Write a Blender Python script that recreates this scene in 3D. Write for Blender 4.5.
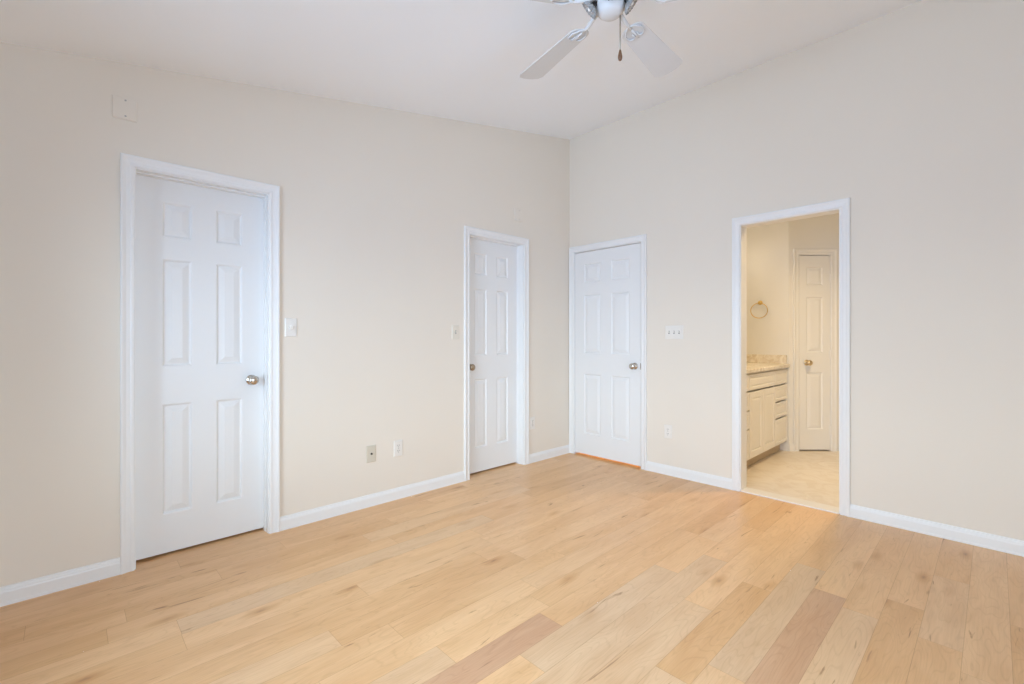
import bpy, bmesh, math, random
from mathutils import Matrix, Vector

# ------------------------------------------------------------------ scene
for o in list(bpy.data.objects):
    bpy.data.objects.remove(o, do_unlink=True)
SC = bpy.context.scene
COL = SC.collection
R = math.radians

# ------------------------------------------------------------------ camera
F_PX = 463.46
YAW = 0.805726                      # viewing direction measured from +X
cam_d = bpy.data.cameras.new('camera')
cam_d.sensor_width = 36.0
cam_d.lens = F_PX / 1024 * 36.0
cam_d.shift_y = -(342 - 337.667) / 1024
cam_d.clip_start = 0.05
cam = bpy.data.objects.new('camera', cam_d)
COL.objects.link(cam)
cam.location = (-3.7927, -3.0813, 1.2)
cam.rotation_euler = (R(90), 0, YAW - R(90))
SC.camera = cam

# ------------------------------------------------------------------ colour management
SC.view_settings.view_transform = 'Standard'
SC.view_settings.look = 'None'
SC.view_settings.gamma = 1
SC.view_settings.use_curve_mapping = False
SC.view_settings.exposure = 0.0
SC.cycles.max_bounces = 12
SC.cycles.diffuse_bounces = 8
SC.cycles.use_denoising = True
SC.cycles.caustics_reflective = False
SC.cycles.caustics_refractive = False
SC.cycles.sample_clamp_indirect = 4

# ------------------------------------------------------------------ sky and daylight
w = bpy.data.worlds.new('sky')
SC.world = w
w.use_nodes = True
bg = w.node_tree.nodes['Background']
SKY, GROUND = (11.8, 14.9, 18.4), (6.6, 9.0, 12.8)       # overcast sky above the horizon, added ground glow below it to brighten the ceiling
_nt = w.node_tree
_tc = _nt.nodes.new('ShaderNodeTexCoord'); _sp = _nt.nodes.new('ShaderNodeSeparateXYZ'); _mr = _nt.nodes.new('ShaderNodeMapRange')
_mx = _nt.nodes.new('ShaderNodeMix'); _mx.data_type = 'RGBA'
_mr.inputs[1].default_value = -0.04; _mr.inputs[2].default_value = 0.04
_mx.inputs[6].default_value = (*GROUND, 1); _mx.inputs[7].default_value = (*SKY, 1)
_nt.links.new(_tc.outputs['Generated'], _sp.inputs[0]); _nt.links.new(_sp.outputs[2], _mr.inputs[0])
_nt.links.new(_mr.outputs[0], _mx.inputs[0]); _nt.links.new(_mx.outputs[2], bg.inputs['Color'])
bg.inputs['Strength'].default_value = 1.0

def area(name, loc, rot, sx, sy, energy, color, spread=180):
    l = bpy.data.lights.new(name, 'AREA')
    l.shape = 'RECTANGLE'; l.size = sx; l.size_y = sy
    l.energy = energy; l.color = color; l.spread = R(spread)
    o = bpy.data.objects.new(name, l); COL.objects.link(o)
    o.location = loc; o.rotation_euler = rot
    return o
XN, YR = -4.75, -5.0                # inner faces of the two walls behind the camera
# all daylight comes from the sky through the two windows; portals only guide its sampling
WS = (-3.40, -0.75, 0.50, 1.98)                  # side window (y0,y1,z0,z1)
WR = (-4.20, -2.55, 0.50, 1.98)                    # rear window (x0,x1,z0,z1)
for _n, _loc, _rot, _sx, _sy in (('side_window_portal', (XN - 0.13, (WS[0] + WS[1]) / 2, (WS[2] + WS[3]) / 2), (0, R(-90), 0), WS[3] - WS[2], WS[1] - WS[0]),
                                 ('rear_window_portal', ((WR[0] + WR[1]) / 2, YR - 0.13, (WR[2] + WR[3]) / 2), (R(90), 0, 0), WR[1] - WR[0], WR[3] - WR[2])):
    area(_n, _loc, _rot, _sx, _sy, 1, (1, 1, 1)).data.cycles.is_portal = True
def point(name, loc, energy, color, r=0.05):
    l = bpy.data.lights.new(name, 'POINT'); l.energy = energy; l.color = color; l.shadow_soft_size = r
    o = bpy.data.objects.new(name, l); COL.objects.link(o); o.location = loc
    return o
point('hall_light', (0.75, -0.45, 1.2), 13, (1.0, 0.55, 0.18), 0.08)

# ------------------------------------------------------------------ helpers
def T(o, label=None, cat=None, group=None, kind=None):
    if label: o['label'] = label
    if cat: o['category'] = cat
    if group: o['group'] = group
    if kind: o['kind'] = kind
    return o

def empty(name, loc=(0, 0, 0), rz=0.0):
    o = bpy.data.objects.new(name, None)
    o.empty_display_size = 0.05
    COL.objects.link(o)
    o.location = loc; o.rotation_euler = (0, 0, rz)
    return o

def obj(name, bm, mat, parent=None, smooth=False, loc=None, rz=None, bevel=0.0, seg=2, autosmooth=None):
    bmesh.ops.recalc_face_normals(bm, faces=bm.faces[:])
    me = bpy.data.meshes.new(name)
    bm.to_mesh(me); bm.free()
    if isinstance(mat, (list, tuple)):
        for m in mat: me.materials.append(m)
    else:
        me.materials.append(mat)
    o = bpy.data.objects.new(name, me)
    COL.objects.link(o)
    if parent: o.parent = parent
    if loc is not None: o.location = loc
    if rz is not None: o.rotation_euler = (0, 0, rz)
    if smooth:
        for p in me.polygons: p.use_smooth = True
        if autosmooth:
            try: me.set_sharp_from_angle(angle=R(autosmooth))
            except Exception: pass
    if bevel:
        b = o.modifiers.new('bevel', 'BEVEL'); b.width = bevel; b.segments = seg
        b.limit_method = 'ANGLE'; b.angle_limit = R(40)
    return o

def box(bm, x0, x1, y0, y1, z0, z1):
    v = [bm.verts.new((x, y, z)) for x in (x0, x1) for y in (y0, y1) for z in (z0, z1)]
    for f in ((0, 1, 3, 2), (4, 6, 7, 5), (0, 4, 5, 1), (2, 3, 7, 6), (0, 2, 6, 4), (1, 5, 7, 3)):
        bm.faces.new([v[i] for i in f])

def tube(bm, pts, r, n=10, caps=True):
    """round tube along a polyline; r a number or a list"""
    pts = [Vector(p) for p in pts]
    rs = r if isinstance(r, (list, tuple)) else [r] * len(pts)
    rings = []
    for i, p in enumerate(pts):
        a = pts[max(i - 1, 0)]; b = pts[min(i + 1, len(pts) - 1)]
        d = (b - a).normalized()
        up = Vector((0, 0, 1)) if abs(d.z) < 0.95 else Vector((1, 0, 0))
        s = d.cross(up).normalized(); t = s.cross(d)
        rings.append([bm.verts.new(p + (s * math.cos(2 * math.pi * k / n) + t * math.sin(2 * math.pi * k / n)) * rs[i]) for k in range(n)])
    for a, b in zip(rings, rings[1:]):
        for k in range(n):
            bm.faces.new((a[k], a[(k + 1) % n], b[(k + 1) % n], b[k]))
    if caps:
        bm.faces.new(rings[0][::-1]); bm.faces.new(rings[-1])

def lathe(bm, prof, n=32, mtx=None, flute=None):
    """prof: list of (radius, height) revolved about local Z, placed by mtx"""
    mtx = mtx or Matrix()
    rings = []
    for j, (r, h) in enumerate(prof):
        if r < 1e-6:
            rings.append([bm.verts.new(mtx @ Vector((0, 0, h)))])
            continue
        ring = []
        for k in range(n):
            a = 2 * math.pi * k / n
            rr = r * (flute(j, a) if flute else 1)
            ring.append(bm.verts.new(mtx @ Vector((rr * math.cos(a), rr * math.sin(a), h))))
        rings.append(ring)
    for a, b in zip(rings, rings[1:]):
        if len(a) == 1 and len(b) == 1: continue
        for k in range(n):
            k2 = (k + 1) % n
            if len(a) == 1: bm.faces.new((a[0], b[k2], b[k]))
            elif len(b) == 1: bm.faces.new((a[k], a[k2], b[0]))
            else: bm.faces.new((a[k], a[k2], b[k2], b[k]))

def along(d, origin=(0, 0, 0)):
    """matrix whose local Z points along d"""
    return Matrix.Translation(Vector(origin)) @ Vector(d).to_track_quat('Z', 'Y').to_matrix().to_4x4()

def prism(bm, outline, z0, z1):
    a = [bm.verts.new((x, y, z0)) for x, y in outline]
    b = [bm.verts.new((x, y, z1)) for x, y in outline]
    n = len(a)
    for k in range(n): bm.faces.new((a[k], a[(k + 1) % n], b[(k + 1) % n], b[k]))
    bm.faces.new(a[::-1]); bm.faces.new(b)

# ------------------------------------------------------------------ materials
def mat(name, color, rough=0.5, metal=0.0, spec=0.5, noise=0.0, nscale=8.0, bump=0.0, bscale=200.0, coat=0.0):
    m = bpy.data.materials.new(name); m.use_nodes = True
    nt = m.node_tree; p = nt.nodes['Principled BSDF']
    p.inputs['Base Color'].default_value = (*color, 1)
    p.inputs['Roughness'].default_value = rough
    p.inputs['Metallic'].default_value = metal
    p.inputs['Specular IOR Level'].default_value = spec
    p.inputs['Coat Weight'].default_value = coat
    tc = nt.nodes.new('ShaderNodeTexCoord')
    if noise:
        n = nt.nodes.new('ShaderNodeTexNoise'); n.inputs['Scale'].default_value = nscale
        n.inputs['Detail'].default_value = 4
        nt.links.new(tc.outputs['Object'], n.inputs['Vector'])
        mx = nt.nodes.new('ShaderNodeMix'); mx.data_type = 'RGBA'
        mx.inputs[6].default_value = (*[c * (1 - noise) for c in color], 1)
        mx.inputs[7].default_value = (*[min(1, c * (1 + noise)) for c in color], 1)
        nt.links.new(n.outputs['Fac'], mx.inputs[0])
        nt.links.new(mx.outputs[2], p.inputs['Base Color'])
    if bump:
        n = nt.nodes.new('ShaderNodeTexNoise'); n.inputs['Scale'].default_value = bscale
        nt.links.new(tc.outputs['Object'], n.inputs['Vector'])
        b = nt.nodes.new('ShaderNodeBump'); b.inputs['Strength'].default_value = bump; b.inputs['Distance'].default_value = 0.001
        nt.links.new(n.outputs['Fac'], b.inputs['Height'])
        nt.links.new(b.outputs['Normal'], p.inputs['Normal'])
    return m

M_WALL = mat('wall_paint', (0.785, 0.72, 0.628), 0.75, spec=0.25, noise=0.012, nscale=2.5, bump=0.15, bscale=260)
M_CEIL = mat('ceiling_paint', (0.90, 0.925, 0.955), 0.9, spec=0.1, noise=0.01, nscale=2, bump=0.15, bscale=220)
M_TRIM = mat('trim_gloss_white', (0.815, 0.81, 0.795), 0.38, noise=0.008, nscale=5)
M_DOOR = mat('door_white', (0.80, 0.80, 0.79), 0.40, noise=0.008, nscale=4)
M_BATHWALL = mat('bathroom_wall_paint', (0.78, 0.775, 0.765), 0.6, spec=0.3, noise=0.012, nscale=2.5)
M_BATHTRIM = mat('bathroom_trim_paint', (0.81, 0.81, 0.81), 0.42, noise=0.008, nscale=4)
M_NICKEL = mat('satin_nickel', (0.60, 0.56, 0.50), 0.18, metal=1.0, noise=0.05, nscale=30)
M_BRASS = mat('polished_brass', (0.70, 0.50, 0.19), 0.28, metal=1.0, noise=0.05, nscale=30)
M_KNOB = mat('aged_brass', (0.62, 0.50, 0.33), 0.3, metal=1.0, noise=0.05, nscale=30)
M_ANTIQUE = mat('antique_brass', (0.42, 0.34, 0.25), 0.28, metal=1.0, noise=0.05, nscale=30)
M_PLATE = mat('white_plastic', (0.80, 0.765, 0.71), 0.35, noise=0.005)
M_IVORY = mat('ivory_plastic', (0.64, 0.585, 0.48), 0.38, noise=0.01)
M_ALMOND = mat('almond_plastic', (0.75, 0.695, 0.60), 0.38, noise=0.01)
M_PAINTED = mat('painted_over_plate', (0.785, 0.72, 0.628), 0.6, spec=0.3, noise=0.01)
M_SLOT = mat('dark_slot', (0.03, 0.028, 0.025), 0.6, noise=0.1)
M_SLOTG = mat('grey_slot', (0.28, 0.27, 0.25), 0.6, noise=0.1)
M_SCREW = mat('screw_steel', (0.45, 0.43, 0.40), 0.35, metal=1.0, noise=0.05)
M_FAN = mat('fan_white_enamel', (0.66, 0.66, 0.655), 0.55, noise=0.008)
M_BLADE = mat('fan_blade_white', (0.66, 0.665, 0.665), 0.5, noise=0.015, nscale=6)
M_SOCKET = mat('dark_bronze_socket', (0.035, 0.03, 0.025), 0.35, metal=0.6, noise=0.1)
M_PULL = mat('walnut_pull', (0.16, 0.075, 0.035), 0.45, noise=0.25, nscale=60)
M_CHAIN = mat('chain_metal', (0.30, 0.27, 0.22), 0.35, metal=1.0, noise=0.1)
M_VANITY = mat('cream_cabinet_paint', (0.82, 0.80, 0.77), 0.42, noise=0.01)
M_TOEKICK = mat('toe_kick', (0.55, 0.45, 0.33), 0.6, noise=0.03)
M_CLOSET = mat('closet_shade', (0.30, 0.28, 0.25), 0.8, noise=0.02)  # dark tone stands for the unlit inside of the closets
M_RUBBER = mat('window_vinyl', (0.8, 0.8, 0.8), 0.4, noise=0.01)
M_THRESH = mat('marble_threshold', (0.80, 0.76, 0.70), 0.3, noise=0.06, nscale=12)

def counter_mat():
    m = mat('cultured_marble', (0.82, 0.78, 0.72), 0.22)
    nt = m.node_tree; p = nt.nodes['Principled BSDF']
    tc = nt.nodes.new('ShaderNodeTexCoord')
    n = nt.nodes.new('ShaderNodeTexNoise'); n.inputs['Scale'].default_value = 14; n.inputs['Detail'].default_value = 8
    n.inputs['Distortion'].default_value = 1.5
    r = nt.nodes.new('ShaderNodeValToRGB')
    r.color_ramp.elements[0].position = 0.35; r.color_ramp.elements[0].color = (0.66, 0.58, 0.47, 1)
    r.color_ramp.elements[1].position = 0.62; r.color_ramp.elements[1].color = (0.84, 0.79, 0.70, 1)
    nt.links.new(tc.outputs['Object'], n.inputs['Vector']); nt.links.new(n.outputs['Fac'], r.inputs[0])
    nt.links.new(r.outputs[0], p.inputs['Base Color'])
    return m
M_COUNTER = counter_mat()

def tile_mat():
    m = mat('diagonal_beige_tile', (0.8, 0.7, 0.5), 0.3)
    nt = m.node_tree; p = nt.nodes['Principled BSDF']; L = nt.links.new
    tc = nt.nodes.new('ShaderNodeTexCoord')
    mp = nt.nodes.new('ShaderNodeMapping'); mp.inputs['Rotation'].default_value = (0, 0, R(45)); mp.inputs['Scale'].default_value = (1, 1, 1)
    L(tc.outputs['Object'], mp.inputs['Vector'])
    br = nt.nodes.new('ShaderNodeTexBrick')
    br.offset = 0.0; br.inputs['Scale'].default_value = 1.0
    br.inputs['Brick Width'].default_value = 0.33; br.inputs['Row Height'].default_value = 0.33
    br.inputs['Mortar Size'].default_value = 0.0035
    br.inputs['Color1'].default_value = (0.78, 0.71, 0.62, 1); br.inputs['Color2'].default_value = (0.73, 0.66, 0.57, 1)
    br.inputs['Mortar'].default_value = (0.70, 0.64, 0.56, 1)
    L(mp.outputs[0], br.inputs['Vector'])
    n = nt.nodes.new('ShaderNodeTexNoise'); n.inputs['Scale'].default_value = 5; n.inputs['Detail'].default_value = 6; n.inputs['Distortion'].default_value = 2.0
    L(tc.outputs['Object'], n.inputs['Vector'])
    r = nt.nodes.new('ShaderNodeValToRGB')
    r.color_ramp.elements[0].position = 0.40; r.color_ramp.elements[0].color = (0.93, 0.905, 0.87, 1)
    r.color_ramp.elements[1].position = 0.55; r.color_ramp.elements[1].color = (1, 1, 1, 1)
    L(n.outputs['Fac'], r.inputs[0])
    mx = nt.nodes.new('ShaderNodeMix'); mx.data_type = 'RGBA'; mx.blend_type = 'MULTIPLY'; mx.inputs[0].default_value = 1
    L(br.outputs['Color'], mx.inputs[6]); L(r.outputs[0], mx.inputs[7]); L(mx.outputs[2], p.inputs['Base Color'])
    return m
M_TILE = tile_mat()

def glass_mat(name, tint, rough, opac):
    m = bpy.data.materials.new(name); m.use_nodes = True
    nt = m.node_tree; p = nt.nodes['Principled BSDF']
    p.inputs['Base Color'].default_value = (*tint, 1)
    p.inputs['Roughness'].default_value = rough
    p.inputs['Transmission Weight'].default_value = 1 - opac
    p.inputs['IOR'].default_value = 1.45
    n = nt.nodes.new('ShaderNodeTexNoise'); n.inputs['Scale'].default_value = 40
    b = nt.nodes.new('ShaderNodeBump'); b.inputs['Strength'].default_value = 0.05
    nt.links.new(n.outputs['Fac'], b.inputs['Height']); nt.links.new(b.outputs['Normal'], p.inputs['Normal'])
    return m
M_SHADE = glass_mat('ribbed_glass', (0.80, 0.79, 0.76), 0.12, 0.35)

def pane_mat():
    m = bpy.data.materials.new('window_pane'); m.use_nodes = True
    nt = m.node_tree; nt.nodes.clear(); L = nt.links.new
    out = nt.nodes.new('ShaderNodeOutputMaterial')
    tr = nt.nodes.new('ShaderNodeBsdfTransparent'); tr.inputs[0].default_value = (0.97, 0.98, 0.98, 1)
    gl = nt.nodes.new('ShaderNodeBsdfGlossy'); gl.inputs['Roughness'].default_value = 0.02
    fr = nt.nodes.new('ShaderNodeFresnel'); fr.inputs['IOR'].default_value = 1.45
    mx = nt.nodes.new('ShaderNodeMixShader')
    L(fr.outputs[0], mx.inputs[0]); L(tr.outputs[0], mx.inputs[1]); L(gl.outputs[0], mx.inputs[2]); L(mx.outputs[0], out.inputs[0])
    return m
M_PANE = pane_mat()

def bulb_mat(name, color, strength):
    m = bpy.data.materials.new(name); m.use_nodes = True
    p = m.node_tree.nodes['Principled BSDF']
    p.inputs['Base Color'].default_value = (0.9, 0.88, 0.84, 1)
    p.inputs['Emission Color'].default_value = (*color, 1); p.inputs['Emission Strength'].default_value = strength
    return m
M_BULB = bulb_mat('lit_globe', (1.0, 0.84, 0.60), 2.5)
M_BULB_OFF = mat('frosted_bulb', (0.85, 0.84, 0.82), 0.3, noise=0.01)

# hardwood: every plank carries a tone (partly painted sheen), seed and length
W = 0.129
Y0 = -2.481                          # one measured seam
def wood_mat():
    m = bpy.data.materials.new('maple_planks'); m.use_nodes = True
    nt = m.node_tree; p = nt.nodes['Principled BSDF']; L = nt.links.new
    N = nt.nodes.new
    def math_(op, a=None, b=None, c=None):
        n = N('ShaderNodeMath'); n.operation = op
        for i, v in enumerate((a, b, c)):
            if v is None: continue
            if isinstance(v, (int, float)): n.inputs[i].default_value = v
            else: L(v, n.inputs[i])
        return n.outputs[0]
    uv = N('ShaderNodeUVMap'); uv.uv_map = 'plank'
    sep = N('ShaderNodeSeparateXYZ'); L(uv.outputs[0], sep.inputs[0])
    U, V = sep.outputs[0], sep.outputs[1]
    def att(nm):
        a = N('ShaderNodeAttribute'); a.attribute_name = nm; return a.outputs['Fac']
    tone, seed, ln = att('tone'), att('seed'), att('plank_length')
    so = math_('MULTIPLY', seed, 57.0)
    def vec(su, sv):
        c = N('ShaderNodeCombineXYZ')
        L(math_('MULTIPLY', U, su), c.inputs[0]); L(math_('MULTIPLY', V, sv), c.inputs[1]); L(so, c.inputs[2])
        return c.outputs[0]
    def noise(v, scale, detail=4, dist=0.0, rough=0.55):
        n = N('ShaderNodeTexNoise'); n.inputs['Scale'].default_value = scale; n.inputs['Detail'].default_value = detail
        n.inputs['Distortion'].default_value = dist; n.inputs['Roughness'].default_value = rough
        L(v, n.inputs['Vector']); return n.outputs['Fac']
    def ramp(f, stops):
        r = N('ShaderNodeValToRGB'); e = r.color_ramp.elements
        while len(e) < len(stops): e.new(0.5)
        for q, (pos, c) in zip(e, stops): q.position = pos; q.color = (*c, 1)
        L(f, r.inputs[0]); return r.outputs[0]
    base = ramp(tone, [(0.0, (0.640, 0.375, 0.215)), (0.30, (0.735, 0.430, 0.200)), (0.65, (0.820, 0.515, 0.265)), (1.0, (0.690, 0.490, 0.318))])  # greyish pale end of the ramp imitates window sheen
    def mul(c, f, fac=1.0):
        n = N('ShaderNodeMix'); n.data_type = 'RGBA'; n.blend_type = 'MULTIPLY'; n.inputs[0].default_value = fac
        L(c, n.inputs[6]); L(f, n.inputs[7]); return n.outputs[2]
    fine = noise(vec(2.5, 60), 3.0, 5, 0.3)                         # pores running along the board
    c = mul(base, ramp(fine, [(0.30, (0.90, 0.87, 0.83)), (0.62, (1.0, 1.0, 1.0))]), 0.75)
    # cathedral grain: contour lines of a slow noise
    slow = noise(vec(1.3, 7.0), 1.0, 2, 0.25)
    rings = math_('FRACT', math_('MULTIPLY', slow, 22.0))
    ringl = math_('ABSOLUTE', math_('SUBTRACT', rings, 0.5))
    c = mul(c, ramp(ringl, [(0.0, (0.80, 0.74, 0.68)), (0.16, (1, 1, 1))]), 0.36)
    broad = noise(vec(1.2, 6.0), 1.6, 3, 0.6)
    c = mul(c, ramp(broad, [(0.32, (0.86, 0.78, 0.70)), (0.62, (1, 1, 1))]), 0.7)
    # mineral streaks and knots
    st = noise(vec(3.0, 26.0), 1.0, 3, 1.4)
    c = mul(c, ramp(st, [(0.262, (0.52, 0.39, 0.29)), (0.335, (1, 1, 1))]), 0.85)
    vo = N('ShaderNodeTexVoronoi'); vo.inputs['Scale'].default_value = 1.0; L(vec(2.1, 6.0), vo.inputs['Vector'])
    c = mul(c, ramp(vo.outputs['Distance'], [(0.0, (0.42, 0.27, 0.17)), (0.06, (0.78, 0.64, 0.50)), (0.20, (1, 1, 1))]), 0.7)
    # joints between boards
    ev = math_('MINIMUM', V, math_('SUBTRACT', W, V))
    eu = math_('MINIMUM', U, math_('SUBTRACT', ln, U))
    e = math_('MINIMUM', ev, eu)
    gap = ramp(math_('DIVIDE', e, 0.004), [(0.0, (0.50, 0.38, 0.28)), (0.18, (0.84, 0.77, 0.70)), (0.32, (1, 1, 1))])
    c = mul(c, gap, 0.72)
    L(c, p.inputs['Base Color'])
    rg = math_('ADD', math_('MULTIPLY', fine, 0.15), 0.30)
    L(rg, p.inputs['Roughness'])
    p.inputs['Specular IOR Level'].default_value = 0.5
    p.inputs['Coat Weight'].default_value = 0.2; p.inputs['Coat Roughness'].default_value = 0.22
    b = N('ShaderNodeBump'); b.inputs['Strength'].default_value = 0.35; b.inputs['Distance'].default_value = 0.0006
    L(math_('MINIMUM', math_('DIVIDE', e, 0.002), 1.0), b.inputs['Height']); L(b.outputs[0], p.inputs['Normal'])
    return m
M_WOOD = wood_mat()

# ------------------------------------------------------------------ floor
def build_floor():
    rnd = random.Random(11)
    fixed = {   # row: [(joint x, tone of the board to its right, tone of the board to its left)] seen in the photograph
        -1: [(-1.21, 0.62, 0.02)], -2: [(-1.30, 0.50, 0.78)], -3: [(-1.074, 0.55, 0.30)],
        -4: [(-0.63, 0.45, 0.74), (-1.33, None, 0.42)], 5: [(-2.307, 0.50, 0.0)], 6: [(-2.757, 0.62, 0.80)],
        13: [(-3.457, 0.80, 0.66)], 15: [(-3.61, 0.40, 0.58)], 16: [(-3.917, 0.45, 0.36)], 18: [(-3.365, 0.42, 0.45)],
        9: [(-3.02, 0.40, 0.72)], 7: [(-3.16, 0.62, 0.60)], 4: [(-1.55, 0.58, 0.86)], 3: [(-1.25, 0.62, 0.84)], 2: [(-1.75, 0.66, 0.80)],  # palest boards here have window sheen put into their tone
    }
    xa = XN - 0.02
    verts, faces, tones, seeds, lens, uvs = [], [], [], [], [], []
    r0 = math.floor((YR - 0.1 - Y0) / W); r1 = math.ceil((0.90 - Y0) / W)
    for r in range(r0, r1):
        ya, yb = Y0 + r * W, Y0 + (r + 1) * W
        xb = 0.95 if r >= 12 else 0.02
        fx = fixed.get(r, [])
        js = sorted([f[0] for f in fx])
        cuts = [xb]
        x = xb - rnd.uniform(0.1, 1.1) if not js else None
        # walk from the right end to the left, keeping fixed joints
        cur = xb
        pend = sorted(js, reverse=True)
        first = True
        while True:
            Lr = rnd.uniform(0.75, 1.75) if not first else rnd.uniform(0.35, 1.5)
            first = False
            nx = cur - Lr
            if pend and nx < pend[0] + 0.35:
                nx = pend.pop(0)
            if nx <= xa + 0.25:
                cuts.append(xa); break
            cuts.append(nx); cur = nx
        cuts = sorted(cuts)
        for a, b in zip(cuts, cuts[1:]):
            t = rnd.choice([0.38, 0.45, 0.5, 0.55, 0.58, 0.62, 0.66, 0.7, 0.76]) + rnd.uniform(-0.05, 0.05)
            if 0 <= r <= 7: t = min(t + 0.13, 0.86) if (a + b) / 2 < -1.3 else t  # boards near the camera paled to imitate sheen from the windows
            elif r <= -2: t = 0.5 * t + 0.31  # right-hand rows pulled to the brightest tone to make up for weak light
            elif r >= 8: t = 0.30 + 0.85 * (t - 0.30)
            if Y0 + r * W < -0.9 and Y0 + r * W > -4 and rnd.random() < 0.08: t = 0.30
            for j, tr, tl in fx:
                if abs(a - j) < 1e-4 and tr is not None: t = tr
                if abs(b - j) < 1e-4 and tl is not None: t = tl
            i = len(verts)
            verts += [(a, ya, 0), (b, ya, 0), (b, yb, 0), (a, yb, 0)]
            faces.append((i, i + 1, i + 2, i + 3))
            tones.append(t); seeds.append(rnd.random()); lens.append(b - a)
            uvs += [(0, 0), (b - a, 0), (b - a, W), (0, W)]
    me = bpy.data.meshes.new('floor'); me.from_pydata(verts, [], faces)
    for nm, data in (('tone', tones), ('seed', seeds), ('plank_length', lens)):
        at = me.attributes.new(nm, 'FLOAT', 'FACE'); at.data.foreach_set('value', data)
    ul = me.uv_layers.new(name='plank')
    for k, u in enumerate(uvs): ul.data[k].uv = u
    me.materials.append(M_WOOD)
    o = bpy.data.objects.new('floor', me); COL.objects.link(o)
    T(o, 'light maple hardwood plank floor of the bedroom', 'floor', kind='structure')
build_floor()

# ------------------------------------------------------------------ walls and ceiling
ZC, SL = 3.2728, 0.1871              # ceiling height above the corner and its slope along X
TH = 0.12
def ceil_z(x): return ZC + SL * min(x, 0)

def wall(name, mtx, us, zs, holes, ztop, m, label, th=TH, ):
    """wall in local (u, thickness 0..th along +y, z); us/zs breaks; holes = [(u0,u1,z0,z1)]; ztop(u) top height"""
    us = sorted(set(us)); zs = sorted(set(zs))
    bm = bmesh.new(); cache = {}
    nz = len(zs)                     # last row reaches ztop
    def vz(i, j): return ztop(us[i]) if j == nz else zs[j]
    def V(i, j, k):
        key = (i, j, k)
        if key not in cache: cache[key] = bm.verts.new(mtx @ Vector((us[i], th * k, vz(i, j))))
        return cache[key]
    def solid(i, j):
        if i < 0 or j < 0 or i >= len(us) - 1 or j >= nz: return False
        uc = (us[i] + us[i + 1]) / 2
        zc = (zs[j] + (zs[j + 1] if j + 1 < nz else zs[j] + 0.05)) / 2
        return not any(a < uc < b and c < zc < d for a, b, c, d in holes)
    for i in range(len(us) - 1):
        for j in range(nz):
            if not solid(i, j): continue
            bm.faces.new((V(i, j, 0), V(i + 1, j, 0), V(i + 1, j + 1, 0), V(i, j + 1, 0)))
            bm.faces.new((V(i, j, 1), V(i, j + 1, 1), V(i + 1, j + 1, 1), V(i + 1, j, 1)))
            if not solid(i - 1, j): bm.faces.new((V(i, j, 0), V(i, j + 1, 0), V(i, j + 1, 1), V(i, j, 1)))
            if not solid(i + 1, j): bm.faces.new((V(i + 1, j, 0), V(i + 1, j, 1), V(i + 1, j + 1, 1), V(i + 1, j + 1, 0)))
            if not solid(i, j - 1): bm.faces.new((V(i, j, 0), V(i, j, 1), V(i + 1, j, 1), V(i + 1, j, 0)))
            if not solid(i, j + 1): bm.faces.new((V(i, j + 1, 0), V(i + 1, j + 1, 0), V(i + 1, j + 1, 1), V(i, j + 1, 1)))
    return T(obj(name, bm, m), label, 'wall', kind='structure')

JT = 0.018                           # jamb thickness
HEAD = 2.075                         # clear height of the openings
D1 = (-3.535, -2.905); D2 = (-1.330, -0.686)      # clear openings in the left wall (x)
D3 = (0.068, 0.836); OP = (1.710, 2.348)          # clear openings in the right wall (u = -y)
ML = Matrix()                                     # left wall frame: u = x, facing -y
MR = Matrix.Rotation(R(-90), 4, 'Z')              # right wall frame: u = -y, facing -x
def hole(d): return (d[0] - JT, d[1] + JT, -1, HEAD + JT)
def brk(*ds): return [v for d in ds for v in (d[0] - JT, d[1] + JT)]

wall('wall_left', ML, [XN - TH, 0.0] + brk(D1, D2), [0.0, HEAD + JT], [hole(D1), hole(D2)], ceil_z, M_WALL,
     'long cream bedroom wall with two narrow white doors under the sloping ceiling')
wall('wall_right', MR, [-TH, -YR + TH] + brk(D3, OP), [0.0, HEAD + JT], [hole(D3), hole(OP)], lambda u: ZC, M_WALL,
     'tall cream bedroom wall with one closed door and the open bathroom doorway')
MN = Matrix.Translation((XN, 0, 0)) @ Matrix.Rotation(R(90), 4, 'Z')   # u = y, thickness towards -x
wall('wall_near', MN, [YR - TH, 0.0, WS[0], WS[1]], [0.0, WS[2], WS[3]], [WS], lambda u: ceil_z(XN), M_WALL,
     'low cream wall with a window beside the camera')
MB = Matrix.Translation((0, YR, 0)) @ Matrix.Rotation(R(180), 4, 'Z')  # u = -x, thickness towards -y
wall('wall_rear', MB, [0.0, -XN, -WR[1], -WR[0]], [0.0, WR[2], WR[3]], [(-WR[1], -WR[0], WR[2], WR[3])], lambda u: ceil_z(-u), M_WALL,
     'cream wall with a wide window behind the camera')

bm = bmesh.new()
xs = (XN - TH, 0.0, TH)
ys = (YR - TH, TH)
lo = [[bm.verts.new((x, y, ceil_z(x))) for y in ys] for x in xs]
hi = [[bm.verts.new((x, y, ceil_z(x) + 0.12)) for y in ys] for x in xs]
for i in range(2):
    bm.faces.new((lo[i][0], lo[i + 1][0], lo[i + 1][1], lo[i][1])); bm.faces.new((hi[i][0], hi[i][1], hi[i + 1][1], hi[i + 1][0]))
    for j in (0, 1): bm.faces.new((lo[i][j], hi[i][j], hi[i + 1][j], lo[i + 1][j]))
for i in (0, 2): bm.faces.new((lo[i][0], lo[i][1], hi[i][1], hi[i][0]))
T(obj('ceiling', bm, M_CEIL), 'white sloping bedroom ceiling', 'ceiling', kind='structure')

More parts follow.
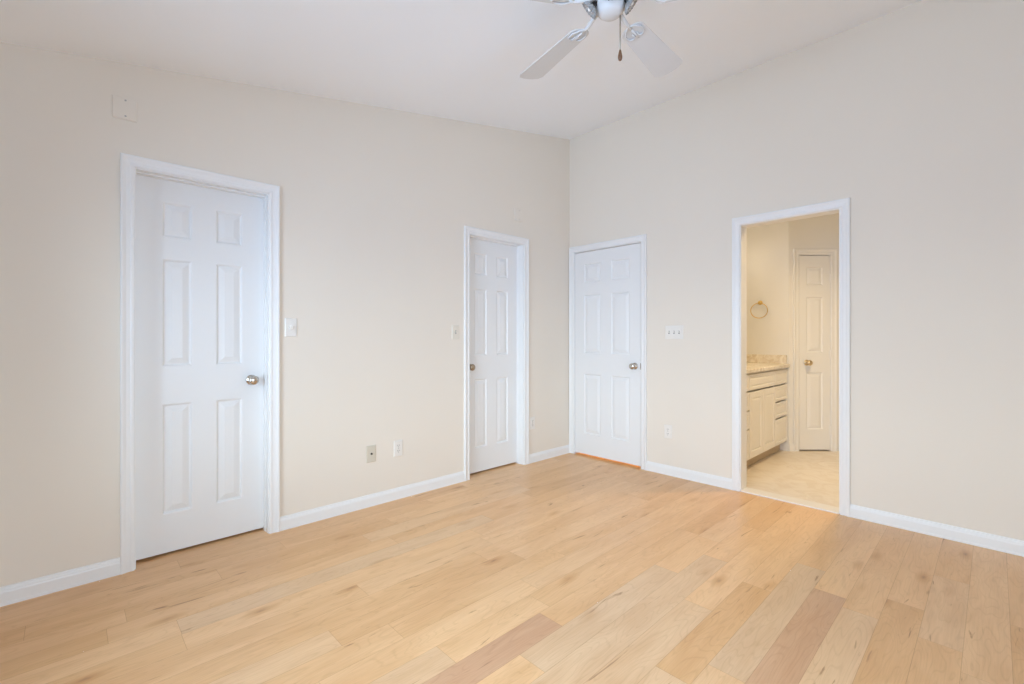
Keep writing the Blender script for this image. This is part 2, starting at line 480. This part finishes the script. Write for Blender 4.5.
# windows behind the camera
def window(name, mtx, u0, u1, z0, z1, label):
    bm = bmesh.new(); e = 0.05
    box(bm, u0, u1, 0.02, 0.10, z0, z0 + e); box(bm, u0, u1, 0.02, 0.10, z1 - e, z1)
    box(bm, u0, u0 + e, 0.02, 0.10, z0 + e, z1 - e); box(bm, u1 - e, u1, 0.02, 0.10, z0 + e, z1 - e)
    um = (u0 + u1) / 2; zm = (z0 + z1) / 2
    box(bm, um - 0.03, um + 0.03, 0.02, 0.10, z0 + e, z1 - e)
    for a, b in ((u0 + e, um - 0.03), (um + 0.03, u1 - e)): box(bm, a, b, 0.03, 0.09, zm - 0.02, zm + 0.02)
    bm.transform(mtx)
    o = T(obj(name, bm, M_RUBBER), label, 'window', kind='structure')
    k = 0
    for a, b in ((u0 + e, um - 0.03), (um + 0.03, u1 - e)):
        for c, d in ((z0 + e, zm - 0.02), (zm + 0.02, z1 - e)):
            bm = bmesh.new(); box(bm, a, b, 0.058, 0.062, c, d); bm.transform(mtx); obj('pane', bm, M_PANE, o)
    return o
window('window_1', MN, *WS, 'white framed window in the low wall beside the camera')
window('window_2', MB, -WR[1], -WR[0], WR[2], WR[3], 'white framed window in the wall behind the camera')

# ------------------------------------------------------------------ closets and hall behind the closed doors
def shell(name, x0, x1, y0, y1, h, open_side, m, label):
    """closed box of thin walls with one open side and no floor"""
    bm = bmesh.new(); t = 0.04
    if open_side != '-y': box(bm, x0 - t, x1 + t, y0 - t, y0, 0, h)
    if open_side != '+y': box(bm, x0 - t, x1 + t, y1, y1 + t, 0, h)
    if open_side != '-x': box(bm, x0 - t, x0, y0, y1, 0, h)
    if open_side != '+x': box(bm, x1, x1 + t, y0, y1, 0, h)
    box(bm, x0 - t, x1 + t, y0, y1, h, h + t)
    return T(obj(name, bm, m), label, 'wall', kind='structure')
shell('wall_closet', -3.8, -0.3, TH, 0.85, 2.25, '-y', M_CLOSET, 'dark unseen closet walls added behind the two narrow doors to keep light out')  # added shell, stops light leaking through the door gaps
shell('wall_hall', TH, 0.90, -0.90, 0.02, 2.25, '-x', M_BATHWALL, 'hallway walls behind the closed door in the corner')

# ------------------------------------------------------------------ trim
CAS = [(0, 0), (0, .008), (.004, .0105), (.013, .0115), (.018, .0095), (.034, .0115), (.043, .016), (.050, .018), (.055, .017), (.057, .014), (.057, 0)]
def casing(bm, mtx, u0, u1, zt, foot=0.0):
    st = []
    for side in range(4):
        row = []
        for s, t in CAS:
            u = u0 - s if side < 2 else u1 + s
            z = foot if side in (0, 3) else zt + s
            row.append(bm.verts.new(mtx @ Vector((u, -t, z))))
        st.append(row)
    n = len(CAS)
    for a, b in zip(st, st[1:]):
        for k in range(n - 1): bm.faces.new((a[k], a[k + 1], b[k + 1], b[k]))
        bm.faces.new((a[n - 1], a[0], b[0], b[n - 1]))
    bm.faces.new(st[0]); bm.faces.new(st[-1][::-1])

def frame(name, mtx, d, label, stop=None, m=M_TRIM, head=HEAD, depth=TH):
    bm = bmesh.new(); casing(bm, mtx, d[0] - .006, d[1] + .006, head + .006)
    o = T(obj(name, bm, m), label, 'door frame', kind='structure')
    bm = bmesh.new()
    box(bm, d[0] - JT, d[0], 0, depth, 0, head); box(bm, d[1], d[1] + JT, 0, depth, 0, head)
    box(bm, d[0] - JT, d[1] + JT, 0, depth, head, head + JT)
    bm.transform(mtx); obj('jamb', bm, m, o)
    if stop:
        a, b = stop; s = .007
        bm = bmesh.new()
        q = .003
        box(bm, d[0], d[0] + q, a, b, 0, head); box(bm, d[1] - q, d[1], a, b, 0, head)
        box(bm, d[0] + q, d[1] - q, a, b, head - s, head)
        bm.transform(mtx); obj('door_stop', bm, m, o)
    return o
frame('trim_1', ML, D1, 'white moulded frame around the large narrow door at the left', (.045, .084))
frame('trim_2', ML, D2, 'white moulded frame around the narrow door near the corner', (.045, .084))
frame('trim_3', MR, D3, 'white moulded frame around the closed door in the corner', (.040, .078))
frame('trim_4', MR, OP, 'white moulded frame around the open bathroom doorway')

BB = [(0, 0), (.014, 0), (.014, .010), (.012, .014), (.012, .058), (.010, .064), (.010, .068), (.0065, .074), (.005, .082), (0, .084)]
def baseboard(name, mtx, u0, u1, label, m=M_TRIM):
    bm = bmesh.new()
    a = [bm.verts.new(mtx @ Vector((u0, -t, z))) for t, z in BB]
    b = [bm.verts.new(mtx @ Vector((u1, -t, z))) for t, z in BB]
    n = len(BB)
    for k in range(n): bm.faces.new((a[k], a[(k + 1) % n], b[(k + 1) % n], b[k]))
    bm.faces.new(a[::-1]); bm.faces.new(b)
    return T(obj(name, bm, m), label, 'baseboard', kind='structure')
co = .063
baseboard('baseboard_left', ML, XN, D1[0] - co, 'white baseboard left of the large narrow door')
baseboard('baseboard_left', ML, D1[1] + co, D2[0] - co, 'long white baseboard between the two narrow doors')
baseboard('baseboard_left', ML, D2[1] + co, -.002, 'short white baseboard between narrow door and room corner')
baseboard('baseboard_right', MR, D3[1] + co, OP[0] - co, 'white baseboard between corner door and bathroom doorway')
baseboard('baseboard_right', MR, OP[1] + co, -YR, 'white baseboard right of the bathroom doorway')
baseboard('baseboard_near', MN, YR, 0, 'white baseboard under the window beside the camera')
baseboard('baseboard_rear', MB, 0, -XN, 'white baseboard under the window behind the camera')

# ------------------------------------------------------------------ doors
PZ = [(.225, .835), (1.04, 1.635), (1.755, 1.95)]
def slab(bm, w_, z0, z1, cols, th=.035):
    """panelled slab, front at y=0 facing -y, u from 0 to w_"""
    us = sorted({0, w_, *[v for c in cols for v in c]}); zs = sorted({z0, z1, *[v for c in PZ for v in c]})
    cache = {}
    def V(u, y, z):
        k = (round(u, 5), round(y, 5), round(z, 5))
        if k not in cache: cache[k] = bm.verts.new((u, y, z))
        return cache[k]
    for side in (0, 1):
        yy = lambda d: d if side == 0 else th - d
        for a, b in zip(us, us[1:]):
            for c, d in zip(zs, zs[1:]):
                if (a, b) in cols and (c, d) in PZ:
                    loops = []
                    for ins, dep in ((0, 0), (.004, .001), (.012, .0095), (.017, .0095), (.046, .002), (.048, .002)):
                        loops.append([V(a + ins, yy(dep), c + ins), V(b - ins, yy(dep), c + ins), V(b - ins, yy(dep), d - ins), V(a + ins, yy(dep), d - ins)])
                    for l0, l1 in zip(loops, loops[1:]):
                        for k in range(4): bm.faces.new((l0[k], l0[(k + 1) % 4], l1[(k + 1) % 4], l1[k]))
                    bm.faces.new(loops[-1])
                else:
                    bm.faces.new((V(a, yy(0), c), V(b, yy(0), c), V(b, yy(0), d), V(a, yy(0), d)))
    for c, d in zip(zs, zs[1:]):
        for u in (0, w_): bm.faces.new((V(u, 0, c), V(u, th, c), V(u, th, d), V(u, 0, d)))
    for a, b in zip(us, us[1:]):
        for z in (z0, z1): bm.faces.new((V(a, 0, z), V(b, 0, z), V(b, th, z), V(a, th, z)))

KNOB = [(0, 0), (.031, 0), (.031, .003), (.028, .007), (.014, .009), (.0115, .013), (.0105, .026), (.013, .031), (.021, .036), (.0275, .044), (.029, .051), (.0275, .058), (.022, .064), (.012, .068), (0, .069)]
def door(name, mtx, w_, cols, ku, kz, kmat, label, hinge_u=None, m=M_DOOR, z0=.014, z1=2.068, latch=None, klabel='satin nickel knob'):
    bm = bmesh.new(); slab(bm, w_, z0, z1, cols)
    bm.normal_update()
    o = T(obj(name, bm, m), label, 'door', kind='structure')
    o.matrix_world = mtx
    bm = bmesh.new(); lathe(bm, KNOB, 28, along((0, -1, 0), (ku, 0, kz)))
    k = T(obj('door_knob', bm, kmat, o, smooth=True, autosmooth=50), klabel)
    if latch is not None:
        bm = bmesh.new(); box(bm, latch - .006, latch + .001, -.0012, .02, kz - .03, kz + .03); obj('latch_plate', bm, M_NICKEL, o)
    if hinge_u is not None:
        for hz in (.22, 1.03, 1.83):
            bm = bmesh.new(); tube(bm, [(hinge_u, -.006, hz - .045), (hinge_u, -.006, hz + .045)], .0065, 10)
            tube(bm, [(hinge_u, -.006, hz + .045), (hinge_u, -.006, hz + .052)], [.0045, .003], 8)
            T(obj('hinge', bm, m, o, smooth=True, autosmooth=40), 'small hinge knuckle')
    return o
def two(w_, st=.115):
    p = (w_ - 3 * st) / 2
    return [(st, st + p), (2 * st + p, w_ - st)]
g = .003
w1 = D1[1] - D1[0] - 2 * g; w2 = D2[1] - D2[0] - 2 * g; w3 = D3[1] - D3[0] - 2 * g
door('door_1', Matrix.Translation((D1[0] + g, .084, 0)), w1, two(w1), w1 - .067, .941, M_NICKEL,
     'narrow white six-panel closet door at the left with knob on its right edge')
door('door_2', Matrix.Translation((D2[0] + g, .084, 0)), w2, two(w2), .052, .944, M_ANTIQUE,
     'narrow white six-panel door near the corner with knob on its left edge', klabel='bronze toned knob')
door('door_3', Matrix.Translation((0.002, -D3[0] - g, 0)) @ MR, w3, two(w3), w3 - .060, .936, M_NICKEL,
     'closed white six-panel door in the room corner on the tall wall', hinge_u=-.002, latch=w3, z0=.020)

# ------------------------------------------------------------------ bathroom
XE = 1.72                              # wall with the towel ring
CY = -1.571                            # where it meets the angled wall
YB = -1.03                             # wall behind the vanity
BH = 2.75
def simple_wall(name, bm, label, m=M_BATHWALL): return T(obj(name, bm, m), label, 'wall', kind='structure')
bm = bmesh.new(); box(bm, XE, XE + TH, CY, YB + TH, 0, BH); simple_wall('wall_end', bm, 'warm cream bathroom wall holding the brass towel ring')
bm = bmesh.new(); box(bm, TH, XE, YB + .002, YB + TH, 0, BH); simple_wall('wall_vanity', bm, 'warm cream bathroom wall behind the vanity')
MLN = Matrix.Translation((XE, CY, 0)) @ Matrix.Rotation(YAW - R(90), 4, 'Z')    # angled wall frame, u to the right
LD = (.110, .440)
wall('wall_angled', MLN, [0, 1.0, LD[0] - JT, LD[1] + JT], [0.0, HEAD + JT], [hole(LD)], lambda u: BH, M_BATHWALL,
     'angled bathroom wall with a narrow linen closet door')
e = MLN @ Vector((1.0, 0, 0))
bm = bmesh.new(); box(bm, e.x, e.x + TH, -3.3, e.y, 0, BH); simple_wall('wall_far', bm, 'far bathroom wall beyond the linen door')
bm = bmesh.new(); box(bm, TH, e.x + TH, -3.3 - TH, -3.3, 0, BH); simple_wall('wall_bathroom', bm, 'bathroom wall to the right of the doorway')
bm = bmesh.new(); box(bm, TH, 2.9, -3.42, YB + TH, BH, BH + .08); T(obj('ceiling_bathroom', bm, M_CEIL), 'flat white bathroom ceiling', 'ceiling', kind='structure')
bm = bmesh.new(); box(bm, .105, 2.9, -3.42, YB + TH, -.05, .0); T(obj('floor_bathroom', bm, M_TILE), 'beige diagonal stone tile bathroom floor', 'floor', kind='structure')
bm = bmesh.new(); prism(bm, [(-.012, -OP[1]), (.115, -OP[1]), (.115, -OP[0]), (-.012, -OP[0])], 0.0, .010)
T(obj('trim_5', bm, M_THRESH, bevel=.003), 'pale marble threshold across the bathroom doorway', 'threshold', kind='structure')
# linen closet recess behind its door
bm = bmesh.new()
box(bm, LD[0] - .06, LD[1] + .06, TH + .30, TH + .34, 0, BH); box(bm, LD[0] - .06, LD[0] - .02, TH, TH + .30, 0, BH); box(bm, LD[1] + .02, LD[1] + .06, TH, TH + .30, 0, BH)
bm.transform(MLN); T(obj('wall_linen', bm, M_CLOSET), 'dark linen closet interior behind the narrow bathroom door', 'wall', kind='structure')
frame('trim_6', MLN, LD, 'cream moulded frame around the linen closet door in the bathroom', (.038, .075), M_BATHTRIM)
wl = LD[1] - LD[0] - 2 * g
door('door_4', MLN @ Matrix.Translation((LD[0] + g, .002, 0)), wl, [(.073, wl - .073)], .078, .935, M_KNOB,
     'very narrow cream three-panel linen closet door with a brass knob in the bathroom', hinge_u=wl + .002, m=M_BATHTRIM, klabel='round brass knob')
baseboard('baseboard_end', Matrix.Translation((XE, 0, 0)) @ MR, 1.03, -CY, 'cream baseboard beside the vanity under the towel ring', M_BATHTRIM)
baseboard('baseboard_angled', MLN, 0.0, LD[0] - co, 'short cream baseboard left of the linen closet door', M_BATHTRIM)

# vanity cabinet
VX0, VX1, VY, VZ0, VZ1 = .20, XE - .004, -1.564, .10, .885
van = T(empty('vanity_cabinet', (VX0, VY, 0)), 'cream bathroom vanity with panelled doors and drawers seen through the doorway', 'cabinet')
def vb(bm): bm.transform(Matrix.Translation((-VX0, -VY, 0))); return bm
bm = bmesh.new()
box(bm, VX0, VX1, VY + .060, YB, VZ0, VZ1)
for x in (VX0, .594, 1.312, VX1 - .018): box(bm, x, x + .018, VY + .018, VY + .060, VZ0, VZ1)
box(bm, VX0, VX1, VY + .018, VY + .060, VZ0, VZ0 + .015); box(bm, VX0, VX1, VY + .018, VY + .060, VZ1 - .015, VZ1)
obj('carcass', vb(bm), M_VANITY, van)
bm = bmesh.new(); box(bm, VX0 + .002, VX1, VY + .075, YB, 0.002, VZ0); obj('toe_kick', vb(bm), M_TOEKICK, van)
def front(name, x0, x1, z0, z1, rail):
    bm = bmesh.new(); th = .018
    loops = []
    for ins, dep in ((0, .003), (.003, 0), (rail, 0), (rail + .005, .006), (rail + .009, .006), (rail + .022, .001)):
        if 2 * ins > min(x1 - x0, z1 - z0) - .01: break
        loops.append([bm.verts.new((x, VY + dep, z)) for x, z in ((x0 + ins, z0 + ins), (x1 - ins, z0 + ins), (x1 - ins, z1 - ins), (x0 + ins, z1 - ins))])
    bk = [bm.verts.new((x, VY + th, z)) for x, z in ((x0, z0), (x1, z0), (x1, z1), (x0, z1))]
    for l0, l1 in zip([bk] + loops, loops):
        for k in range(4): bm.faces.new((l0[k], l0[(k + 1) % 4], l1[(k + 1) % 4], l1[k]))
    bm.faces.new(loops[-1]); bm.faces.new(bk[::-1])
    return obj(name, vb(bm), M_VANITY, van)
for x0, x1 in ((VX0 + .012, .598), (1.326, VX1 - .014)):
    for z0, z1 in ((.724, .868), (.556, .708), (.388, .540), (.115, .372)): front('drawer', x0, x1, z0, z1, .028)
front('false_front', .608, 1.317, .724, .868, .028)
front('cabinet_door', .608, .960, .115, .708, .055)
front('cabinet_door', .965, 1.317, .115, .708, .055)
ct = T(empty('vanity_countertop', (VX0, VY, VZ1)), 'cream marbled vanity countertop with low splash against the wall', 'countertop')
def cb(bm): bm.transform(Matrix.Translation((-VX0, -VY, -VZ1))); return bm
bm = bmesh.new(); box(bm, VX0 - .02, XE - .001, VY - .022, YB - .001, VZ1 + .001, VZ1 + .038); obj('top', cb(bm), M_COUNTER, ct, bevel=.006)
bm = bmesh.new(); box(bm, XE - .021, XE - .001, VY + .01, YB - .022, VZ1 + .038, VZ1 + .130); obj('side_splash', cb(bm), M_COUNTER, ct, bevel=.003)
bm = bmesh.new(); box(bm, VX0 - .02, XE - .001, YB - .021, YB - .001, VZ1 + .038, VZ1 + .130); obj('back_splash', cb(bm), M_COUNTER, ct, bevel=.003)

# towel ring
tr = T(empty('towel_ring', (XE, -1.292, 1.585)), 'round brass towel ring on the bathroom wall above the vanity', 'towel ring')
bm = bmesh.new(); lathe(bm, [(0, 0), (.024, 0), (.024, .004), (.020, .009), (.011, .013), (.009, .030), (.013, .036), (.013, .044), (.007, .050), (0, .051)], 24, along((-1, 0, 0)))
obj('mount', bm, M_BRASS, tr, smooth=True, autosmooth=40)
bm = bmesh.new()
rr, n, q = .082, 48, 10
mtx = Matrix.Translation((-.040, 0, -.010 - rr + .004)) @ Matrix.Rotation(R(12), 4, 'Z')
rings = []
for i in range(n):
    a = 2 * math.pi * i / n
    rings.append([bm.verts.new(mtx @ Vector((.0042 * math.sin(b), (rr + .0042 * math.cos(b)) * math.sin(a), (rr + .0042 * math.cos(b)) * math.cos(a)))) for b in [2 * math.pi * k / q for k in range(q)]])
for i in range(n):
    for k in range(q): bm.faces.new((rings[i][k], rings[(i + 1) % n][k], rings[(i + 1) % n][(k + 1) % q], rings[i][(k + 1) % q]))
obj('ring', bm, M_BRASS, tr, smooth=True)

# vanity light bar and ceiling light of the bathroom
vl = T(empty('vanity_light', (1.15, YB, 2.05)), 'brass light bar with round warm globe bulbs above the vanity', 'wall light')
bm = bmesh.new(); box(bm, -.42, .42, -.045, -.001, -.05, .05); obj('bar', bm, M_BRASS, vl, bevel=.008)
for i in range(4):
    x = -.315 + .21 * i
    bm = bmesh.new(); lathe(bm, [(0, .04), (.016, .042), (.017, .058), (.036, .075), (.046, .098), (.040, .122), (.022, .138), (0, .142)], 20, along((0, -1, 0), (x, 0, 0)))
    obj('globe_bulb', bm, M_BULB, vl, smooth=True)
    point('vanity_lamp', (1.15 + x, YB - .19, 2.05), 0.45, (1.0, .84, .62), .05)
bl = T(empty('bathroom_ceiling_light', (.70, -2.35, BH)), 'small warm dome light on the bathroom ceiling', 'ceiling light')
bm = bmesh.new(); lathe(bm, [(0, 0), (.13, 0), (.135, -.02), (.125, -.025), (0, -.025)], 28); obj('base', bm, M_FAN, bl, smooth=True, autosmooth=40)
bm = bmesh.new(); lathe(bm, [(.122, -.026), (.118, -.05), (.095, -.08), (.05, -.10), (0, -.106)], 28); obj('glass_dome', bm, M_BULB, bl, smooth=True)
_bl = area('bathroom_lamp', (.70, -2.35, BH - .115), (0, 0, 0), .2, .2, 17, (1.0, .75, .41), 130); _bl.data.shape = 'DISK'

# ------------------------------------------------------------------ wall plates
def plate_root(name, mtx, u, z, label, cat, group=None):
    o = empty(name); o.matrix_world = mtx @ Matrix.Translation((u, 0, z))
    return T(o, label, cat, group)
def plate_mesh(w_, h, t=.006):
    bm = bmesh.new(); b = .004
    a = [bm.verts.new((sx * w_ / 2, 0, sz * h / 2)) for sx, sz in ((-1, -1), (1, -1), (1, 1), (-1, 1))]
    c = [bm.verts.new((sx * w_ / 2, -t * .5, sz * h / 2)) for sx, sz in ((-1, -1), (1, -1), (1, 1), (-1, 1))]
    d = [bm.verts.new((sx * (w_ / 2 - b), -t, sz * (h / 2 - b))) for sx, sz in ((-1, -1), (1, -1), (1, 1), (-1, 1))]
    for p, q in ((a, c), (c, d)):
        for k in range(4): bm.faces.new((p[k], p[(k + 1) % 4], q[(k + 1) % 4], q[k]))
    bm.faces.new(d); bm.faces.new(a[::-1])
    return bm
def screw(parent, u, z, m=M_SCREW, y=-.006, r=.0035):
    bm = bmesh.new(); lathe(bm, [(0, 0), (r, 0), (r * .9, .0012), (0, .0016)], 12, along((0, -1, 0), (u, y, z)))
    obj('screw', bm, m, parent, smooth=True, autosmooth=40)
def toggle(parent, u, m):
    bm = bmesh.new(); box(bm, u - .006, u + .006, -.0068, -.0055, -.013, .013); obj('toggle_slot', bm, M_SLOTG, parent)
    bm = bmesh.new()
    v = [bm.verts.new(p) for p in ((u - .0045, -.006, -.006), (u + .0045, -.006, -.006), (u + .0045, -.006, .008), (u - .0045, -.006, .008),
                                   (u - .0035, -.017, .004), (u + .0035, -.017, .004), (u + .0035, -.017, .011), (u - .0035, -.017, .011))]
    for f in ((0, 1, 5, 4), (1, 2, 6, 5), (2, 3, 7, 6), (3, 0, 4, 7), (4, 5, 6, 7), (3, 2, 1, 0)): bm.faces.new([v[i] for i in f])
    obj('toggle', bm, m, parent, bevel=.001)
def outlet(mtx, u, z, label, m=M_PLATE):
    o = plate_root('wall_outlet', mtx, u, z, label, 'outlet')
    obj('cover_plate', plate_mesh(.072, .118), m, o)
    for dz in (-.0195, .0195):
        bm = bmesh.new()
        pts = []
        for k in range(24):
            a = 2 * math.pi * k / 24
            pts.append((max(-.0165, min(.0165, .0175 * math.cos(a) * 1.05)), .0145 * math.sin(a)))
        va = [bm.verts.new((x, -.005, zz + dz)) for x, zz in pts]; vb_ = [bm.verts.new((x, -.0078, zz + dz)) for x, zz in pts]
        for k in range(24): bm.faces.new((va[k], va[(k + 1) % 24], vb_[(k + 1) % 24], vb_[k]))
        bm.faces.new(vb_)
        s = obj('socket', bm, m, o)
        bm = bmesh.new()
        box(bm, -.0075, -.0050, -.0082, -.0076, dz - .001, dz + .008); box(bm, .0050, .0075, -.0082, -.0076, dz, dz + .007); box(bm, -.002, .002, -.0082, -.0076, dz - .010, dz - .006)
        obj('slot', bm, M_SLOT, s)
    screw(o, 0, 0)
    return o
def blank(mtx, u, z, w_, h, label, screws):
    o = plate_root('blank_cover_plate', mtx, u, z, label, 'wall plate')
    obj('cover_plate', plate_mesh(w_, h), M_PAINTED, o)
    for su, sz in screws: screw(o, su, sz, M_SCREW, r=.0045)
    return o
blank(ML, -3.580, 2.370, .100, .112, 'square painted-over blank plate high on the wall above the left door', [(.003, .042), (.003, -.038)])
blank(ML, -.745, 2.345, .115, .115, 'square painted-over blank plate high on the wall above the door near the corner', [(0, .042), (0, -.042)])

o = plate_root('light_switch', ML, -2.772, 1.264, 'off-white single light switch just right of the large left door', 'light switch')
obj('cover_plate', plate_mesh(.072, .118), M_PLATE, o)
bm = bmesh.new(); lathe(bm, [(0, .005), (.0135, .005), (.0125, .017), (.011, .019), (0, .0195)], 24, along((0, -1, 0))); obj('dial', bm, M_PLATE, o, smooth=True, autosmooth=40)
screw(o, 0, .043, M_PLATE); screw(o, 0, -.043, M_PLATE)
o = plate_root('light_switch', ML, -1.482, 1.246, 'almond single toggle switch just left of the door near the corner', 'light switch')
obj('cover_plate', plate_mesh(.072, .118), M_ALMOND, o); toggle(o, 0, M_ALMOND); screw(o, 0, .03, M_ALMOND); screw(o, 0, -.03, M_ALMOND)
o = plate_root('triple_light_switch', MR, 1.160, 1.246, 'wide three-toggle switch plate between corner door and bathroom doorway', 'light switch')
obj('cover_plate', plate_mesh(.164, .118), M_PLATE, o)
for k in (-1, 0, 1):
    toggle(o, k * .046, M_PLATE); screw(o, k * .046, .03, M_PLATE); screw(o, k * .046, -.03, M_PLATE)
o = plate_root('cable_jack_plate', ML, -2.228, .372, 'beige cable jack plate low on the wall beside the white outlet', 'wall plate')
obj('cover_plate', plate_mesh(.072, .120), M_IVORY, o)
bm = bmesh.new(); lathe(bm, [(0, .005), (.0075, .005), (.0075, .008), (.005, .008), (.005, .016), (.003, .016), (0, .014)], 16, along((0, -1, 0))); obj('jack', bm, M_SLOT, o, smooth=True, autosmooth=30)
screw(o, 0, .042, M_IVORY); screw(o, 0, -.042, M_IVORY)
outlet(ML, -2.012, .376, 'white outlet right of the beige cable jack plate')
outlet(ML, -.566, .378, 'white outlet between the narrow door and the room corner')
outlet(MR, 1.104, .378, 'white outlet low under the three-toggle switch')

# ------------------------------------------------------------------ ceiling fan
FX, FY, FZ = -2.088, -1.924, 2.642
fan = T(empty('ceiling_fan', (FX, FY, FZ)), 'white five-blade ceiling fan with ribbed glass shades', 'ceiling fan')
zc = ceil_z(FX) - FZ
bm = bmesh.new()
lathe(bm, [(0, zc + .012), (.075, zc + .012), (.075, zc - .022), (.068, zc - .045), (.045, zc - .062), (.016, zc - .066), (0, zc - .066)], 32)
obj('canopy', bm, M_FAN, fan, smooth=True, autosmooth=40)
bm = bmesh.new(); tube(bm, [(0, 0, .12), (0, 0, zc - .05)], .0135, 16); obj('downrod', bm, M_FAN, fan, smooth=True, autosmooth=40)
bm = bmesh.new()
lathe(bm, [(0, .140), (.040, .140), (.052, .128), (.095, .118), (.112, .100), (.116, .070), (.112, .040), (.098, .022), (.070, .012), (0, .012)], 40)
obj('motor_housing', bm, M_FAN, fan, smooth=True, autosmooth=40)
PIT, PH = R(-12.33), R(5.15)
for k in range(5):
    a = PH + R(72) * k
    M = Matrix.Rotation(a, 4, 'Z')
    MP = M @ Matrix.Rotation(PIT, 4, 'X')
    # blade: rounded root, tip with clipped corners
    r0, r1, w0, w1_ = .178, .660, .055, .0775
    out = []
    for i in range(9):
        t = math.pi / 2 + math.pi * i / 8
        out.append((r0 + .035 + .035 * math.cos(t), w0 * math.sin(t)))
    out += [(r1 - .035, -w1_), (r1 - .012, -w1_ * .80), (r1 - .002, -w1_ * .40), (r1, 0), (r1 - .002, w1_ * .40), (r1 - .012, w1_ * .80), (r1 - .035, w1_)]
    bm = bmesh.new(); prism(bm, out, -.0018, .0018); bm.transform(MP)
    b = obj('blade', bm, M_BLADE, fan)
    # blade iron: neck plus an open scroll under the root of the blade
    bm = bmesh.new()
    tube(bm, [(.075, 0, .018), (.110, 0, .006), (.150, 0, -.006), (.190, 0, -.007)], [.011, .010, .009, .007], 8)
    for s in (-1, 1):
        tube(bm, [(.165, 0, -.007), (.185, s * .022, -.007), (.215, s * .042, -.007), (.248, s * .040, -.007), (.262, s * .022, -.007), (.250, s * .008, -.007), (.228, s * .012, -.007)], [.004] * 6 + [.003], 8)
    tube(bm, [(.19, 0, -.007), (.245, 0, -.007), (.272, 0, -.007)], [.006, .005, .003], 8)
    bm.transform(MP)
    bm.transform(Matrix.Translation((0, 0, .001)))
    obj('blade_bracket', bm, M_FAN, fan, smooth=True)
bm = bmesh.new()
lathe(bm, [(0, .012), (.062, .012), (.064, .000), (.060, -.012), (.054, -.030), (.040, -.041), (.018, -.046), (0, -.047)], 32)
obj('switch_housing', bm, M_FAN, fan, smooth=True, autosmooth=50)
# light kit: three arms with dark sockets and ribbed glass shades
cam_dir = math.atan2(cam.location.y - FY, cam.location.x - FX)
for da in (0, 66, -66):
    a = cam_dir + R(da)
    M = Matrix.Rotation(a, 4, 'Z')
    arm = bmesh.new()
    tube(arm, [(.040, 0, .002), (.048, 0, .008), (.058, 0, .009), (.070, 0, .003)], .0055, 10); arm.transform(M)
    ao = obj('lamp_arm', arm, M_SOCKET, fan, smooth=True)
    ax = Matrix.Rotation(R(36 * (da > 0) - 36 * (da < 0)), 3, 'Z') @ Vector((.78, 0, -.62 if da else -.15)).normalized()
    base = Vector((.068, 0, .004))
    bm = bmesh.new(); lathe(bm, [(0, 0), (.009, 0), (.012, .004), (.012, .016), (.009, .019), (0, .019)], 18, M @ along(ax, base)); obj('lamp_socket', bm, M_SOCKET, ao, smooth=True, autosmooth=40)
    bm = bmesh.new()
    fl = lambda j, t: 1 + .075 * math.cos(18 * t) * min(1, j / 2)
    lathe(bm, [(.0115, .013), (.021, .017), (.031, .024), (.038, .032), (.042, .041)], 108, M @ along(ax, base), fl)
    so = obj('lamp_shade', bm, M_SHADE, ao, smooth=True)
    sm = so.modifiers.new('thickness', 'SOLIDIFY'); sm.thickness = .002
    bm = bmesh.new(); lathe(bm, [(0, .019), (.006, .020), (.010, .027), (.010, .034), (.006, .040), (0, .042)], 14, M @ along(ax, base)); obj('bulb', bm, M_BULB_OFF, ao, smooth=True)
# pull chain
fr = Vector((math.sin(YAW), -math.cos(YAW), 0))
c0 = fr * .042
bm = bmesh.new(); tube(bm, [(c0.x, c0.y, -.038), (c0.x, c0.y, -.200)], .0022, 8)
pc = T(obj('pull_chain', bm, M_CHAIN, fan, smooth=True), 'thin metal pull chain')
bm = bmesh.new(); lathe(bm, [(0, 0), (.004, -.001), (.006, -.010), (.0095, -.028), (.0095, -.036), (.006, -.046), (0, -.049)], 16, Matrix.Translation((c0.x, c0.y, -.190)))
T(obj('pull_knob', bm, M_PULL, pc, smooth=True), 'dark wooden pull')
